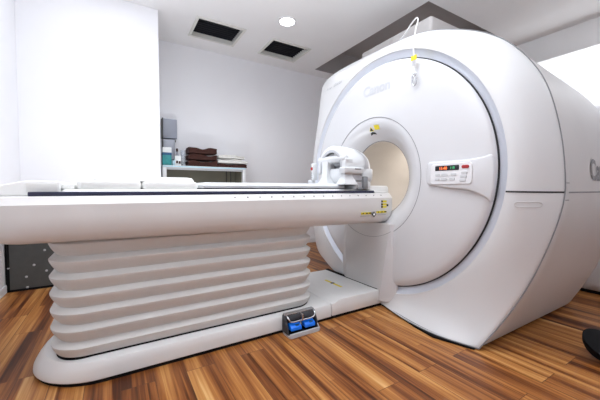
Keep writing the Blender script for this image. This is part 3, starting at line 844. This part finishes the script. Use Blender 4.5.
def towel(x0, x1, y0, y1, z0, h, m, seed):
    rnd = random.Random(seed)
    ph = [rnd.uniform(0, 6.28) for _ in range(6)]
    NX, NP = 22, 26
    R = []
    for i in range(NX + 1):
        q = i / NX; x = x0 + (x1 - x0) * q
        e = 1 - 0.12 * (abs(2 * q - 1) ** 8)
        zc = z0 + h / 2
        ring = []
        for k in range(NP):
            a = 2 * PI * k / NP
            ca, sa = math.cos(a), math.sin(a)
            yy = (y0 + y1) / 2 + (y1 - y0) / 2 * math.copysign(abs(ca) ** 0.22, ca) * (0.97 + 0.03 * e)
            zz = zc + h / 2 * e * math.copysign(abs(sa) ** 0.45, sa)
            # pinch line where the two folded layers meet at the front
            pinch = math.exp(-(sa / 0.18) ** 2) * 0.014
            yy += pinch * (1 if ca < 0 else -1)
            wob = 0.14 * h * math.sin(q * 7 + ph[0]) * (1 if sa > 0 else 0) + 0.06 * h * math.sin(q * 15 + ph[1]) * (1 if sa > 0.2 else 0)
            ring.append((x, yy + 0.006 * math.sin(q * 9 + ph[2] + a), max(z0, zz + wob)))
        R.append(ring)
    lo = min(p[2] for r_ in R for p in r_); hi = max(p[2] for r_ in R for p in r_)
    R = [[(p[0], p[1], z0 + 0.0005 + (p[2] - lo) / (hi - lo) * (h - 0.001)) for p in r_] for r_ in R]
    return MB().rings(R, True, True)
def add_towel(x0, x1, y0, y1, z0, h, m, seed, label, grp):
    o = towel(x0, x1, y0, y1, z0, h, m, seed).build('folded_towel', m, angle=70)
    return tag(o, label, 'towel', grp, ((x0 + x1) / 2, (y0 + y1) / 2, z0))
add_towel(0.865, 1.265, 4.40, 4.66, CT, 0.096, M['brown'], 1, 'dark brown folded towel at the bottom of the taller brown stack', 'brown folded towels')
add_towel(0.870, 1.260, 4.41, 4.66, CT + .096, 0.088, M['brown'], 2, 'dark brown folded towel in the middle of the taller brown stack', 'brown folded towels')
add_towel(0.875, 1.262, 4.41, 4.66, CT + .184, 0.094, M['brown'], 3, 'dark brown folded towel on top of the taller brown stack', 'brown folded towels')
add_towel(1.275, 1.71, 4.38, 4.64, CT, 0.062, M['brown'], 4, 'dark brown folded towel lying beneath the white towels', 'brown folded towels')
add_towel(1.275, 1.72, 4.38, 4.63, CT + .062, 0.072, M['whitet'], 5, 'white folded towel lying directly on the brown one', 'white folded towels')
add_towel(1.280, 1.68, 4.39, 4.63, CT + .134, 0.060, M['whitet'], 6, 'white folded towel on top, above the other white towel', 'white folded towels')

# wall boxes
t = thing('wall_dispenser', 'square grey dispenser box mounted on the wall above the cabinet, upper one', 'dispenser', (0.655, YB, 1.71))
MB().box(0.565, 0.755, 4.62, YB, 1.715, 1.985, .008, 2).build('housing', M['disp'], t)
MB().box(0.56, 0.572, 4.61, YB, 1.71, 1.99, .002).build('edge', M['plate'], t)
t = thing('wall_dispenser', 'paler grey dispenser box mounted just below the square grey one', 'dispenser', (0.645, YB, 1.42))
MB().box(0.572, 0.728, 4.64, YB, 1.42, 1.705, .008, 2).build('housing', M['disp2'], t)
MB().box(0.725, 0.742, 4.65, 4.69, 1.67, 1.70, .003).build('latch', M['plate'], t)
MB().box(0.562, 0.574, 4.63, YB, 1.42, 1.70, .002).build('edge', M['plate'], t)
# wipes tub
t = thing('wipes_box', 'small white and teal carton on the left end of the cabinet', 'carton', (0.585, 4.42, CT))
MB().box(0.53, 0.64, 4.37, 4.46, CT, 1.47, .004).build('carton_body', M['teal'], t)
MB().box(0.529, 0.641, 4.369, 4.461, 1.45, 1.485, .002).build('colour_band', M['deepblue'], t)
MB().box(0.53, 0.64, 4.37, 4.46, 1.485, 1.555, .004).build('carton_top', M['paper'], t)
# little items
t = thing('card_holder', 'tiny white box with brown bits standing beside the teal carton', 'box', (0.725, 4.44, CT))
MB().box(0.685, 0.765, 4.40, 4.46, CT, 1.455, .004).build('card', M['paper'], t)
MB().box(0.70, 0.725, 4.396, 4.402, 1.35, 1.385, .002).build('print', M['brown'], t)
MB().box(0.733, 0.758, 4.396, 4.402, 1.345, 1.38, .002).build('print', M['brown'], t)
MB().box(0.655, 0.685, 4.39, 4.45, CT, 1.385, .004).build('side_pocket', M['cyan'], t)
t = thing('pump_bottle', 'small dark necked bottle behind the tiny white box', 'bottle', (0.74, 4.56, CT))
MB().lathe(0.74, 4.56, [(0.028, CT), (0.03, CT + .02), (0.03, CT + .15), (0.012, CT + .18), (0.012, CT + .21)], 16).build('bottle_body', M['disp2'], t)
MB().lathe(0.74, 4.56, [(0.014, CT + .21), (0.014, CT + .24), (0.009, CT + .255)], 14).build('bottle_cap', M['brown'], t)
t = thing('beaker', 'clear tall tumbler standing next to the taller brown towel stack', 'tumbler', (0.80, 4.45, CT))
MB().lathe(0.80, 4.45, [(0.026, CT), (0.028, CT + .02), (0.034, CT + .22), (0.030, CT + .22), (0.024, CT + .03)], 18).build('tumbler_body', M['clear'], t)
MB().lathe(0.80, 4.45, [(0.022, CT + .032), (0.026, CT + .09)], 18).build('contents', M['paper'], t)

# ------------------------------------------------------------------ right edge of the room
t = thing('equipment_pedestal', 'white rounded equipment cabinet on the floor behind the scanner', 'equipment cabinet', (4.2, 1.1, 0))
MB().loft(3.84, 4.5, 0.78, 1.42, 0.12, [(0.05, .03), (0.015, .06), (0.0, .11), (0, .5), (0.02, .56), (0.06, .58)], 10).build('cabinet_body', M['shell'], t)
MB().loft(3.87, 4.47, 0.81, 1.39, 0.10, [(0.02, 0), (0.02, .035)], 10).build('cabinet_base', M['black'], t)
t = thing('floor_tub', 'black rounded tub tipped over on the floor at the right edge', 'tub', (2.43, 0.59, 0))
pr = [(0.002, 0.0), (0.03, 0.001), (0.075, 0.012), (0.115, 0.038), (0.145, 0.075), (0.160, 0.112), (0.164, 0.124), (0.156, 0.127)]
RT = Matrix.Rotation(math.radians(27), 4, Vector((0.77, -0.64, 0))) @ Matrix.Rotation(math.radians(8), 4, Vector((0.64, 0.77, 0)))
tb = MB().lathe(0, 0, pr, 40)
tv = [RT @ (Vector(p) * 0.7) for p in tb.v]
zm = min(p.z for p in tv)
OFF = Vector((2.43, 0.59, -zm))
tb.v = [tuple(p + OFF) for p in tv]
tb.build('tub_body', M['black'], t)
ld = MB().rings([[(r * math.cos(2 * PI * k / 40), r * math.sin(2 * PI * k / 40), z) for k in range(40)] for r, z in ((.157, .122), (.09, .118), (.01, .117))], False, True)
ld.v = [tuple(RT @ (Vector(p) * 0.7) + OFF) for p in ld.v]
ld.build('tub_lid', M['black'], t)

# ------------------------------------------------------------------ lights
def area(name, loc, size, sy, power, rot=(0, 0, 0), color=(1, 1, 1)):
    l = bpy.data.lights.new(name, 'AREA'); l.shape = 'RECTANGLE'; l.size = size; l.size_y = sy; l.energy = power; l.color = color
    o = bpy.data.objects.new(name, l); o.location = loc; o.rotation_euler = rot
    col.objects.link(o); return o
COOL = (0.90, 0.95, 1.0)
area('bounce_fill', (1.0, 0.75, 2.0), 1.4, 1.0, 62, rot=(PI + 0.2, 0, 0), color=COOL)  # added fill aimed upward to brighten the ceiling, out of view
area('ceiling_fill', (0.6, 1.7, 3.07), 1.6, 1.0, 25, color=COOL)  # unseen soft fill at ceiling height, added without a fixture
area('ceiling_fill', (0.0, 3.2, 3.07), 0.8, 0.6, 4, color=COOL)  # second added ceiling fill, weaker, also without a fixture
area('hidden_up_fill', (0.55, 3.1, 0.45), 1.2, 0.5, 14, rot=(PI, 0, 0), color=COOL)  # added fill hidden behind the table, lifts the far ceiling
area('side_bounce_fill', (-0.5, 1.75, 2.15), 0.5, 0.7, 8, rot=(PI, 0, 0), color=COOL)  # added upward fill beyond the left of the view, no real fixture
area('alcove_lamp', (5.6, 1.3, 2.2), 0.8, 1.6, 15, rot=(PI, 0, 0), color=COOL)
area('right_ceiling_fill', (4.5, -0.4, 3.06), 0.8, 0.8, 9, color=COOL)  # unseen fill added on the main ceiling, short of the alcove
l = bpy.data.lights.new('downlight_lamp', 'SPOT'); l.energy = 22; l.spot_size = 2.4; l.spot_blend = 0.8; l.shadow_soft_size = 0.09
o = bpy.data.objects.new('downlight_lamp', l); o.location = ceil_lamp_pos; col.objects.link(o)
l = bpy.data.lights.new('bore_lamp', 'POINT'); l.energy = 3.0; l.shadow_soft_size = 0.1; l.color = (1, 0.95, 0.88)
o = bpy.data.objects.new('bore_lamp', l); o.location = (2.75, FY, FZ + 0.2); col.objects.link(o)

w = bpy.data.worlds.new('World'); bpy.context.scene.world = w; w.use_nodes = True
w.node_tree.nodes['Background'].inputs[0].default_value = (0.9, 0.93, 1, 1)
w.node_tree.nodes['Background'].inputs[1].default_value = 0.5

# ------------------------------------------------------------------ camera
cam = bpy.data.cameras.new('Camera')
cam.sensor_width = 36; cam.lens = 303 * 36 / 600
cam.clip_start = 0.02
co = bpy.data.objects.new('Camera', cam); col.objects.link(co)
co.location = (0, 0, 1.0)
pitch = math.atan(11 / 303)
yaw = math.radians(58.8)
co.rotation_euler = (PI / 2 - pitch, 0, yaw - PI / 2)
sc = bpy.context.scene
sc.camera = co
sc.view_settings.view_transform = 'Standard'
sc.view_settings.look = 'None'
sc.view_settings.exposure = 0.17
sc.view_settings.gamma = 1.0
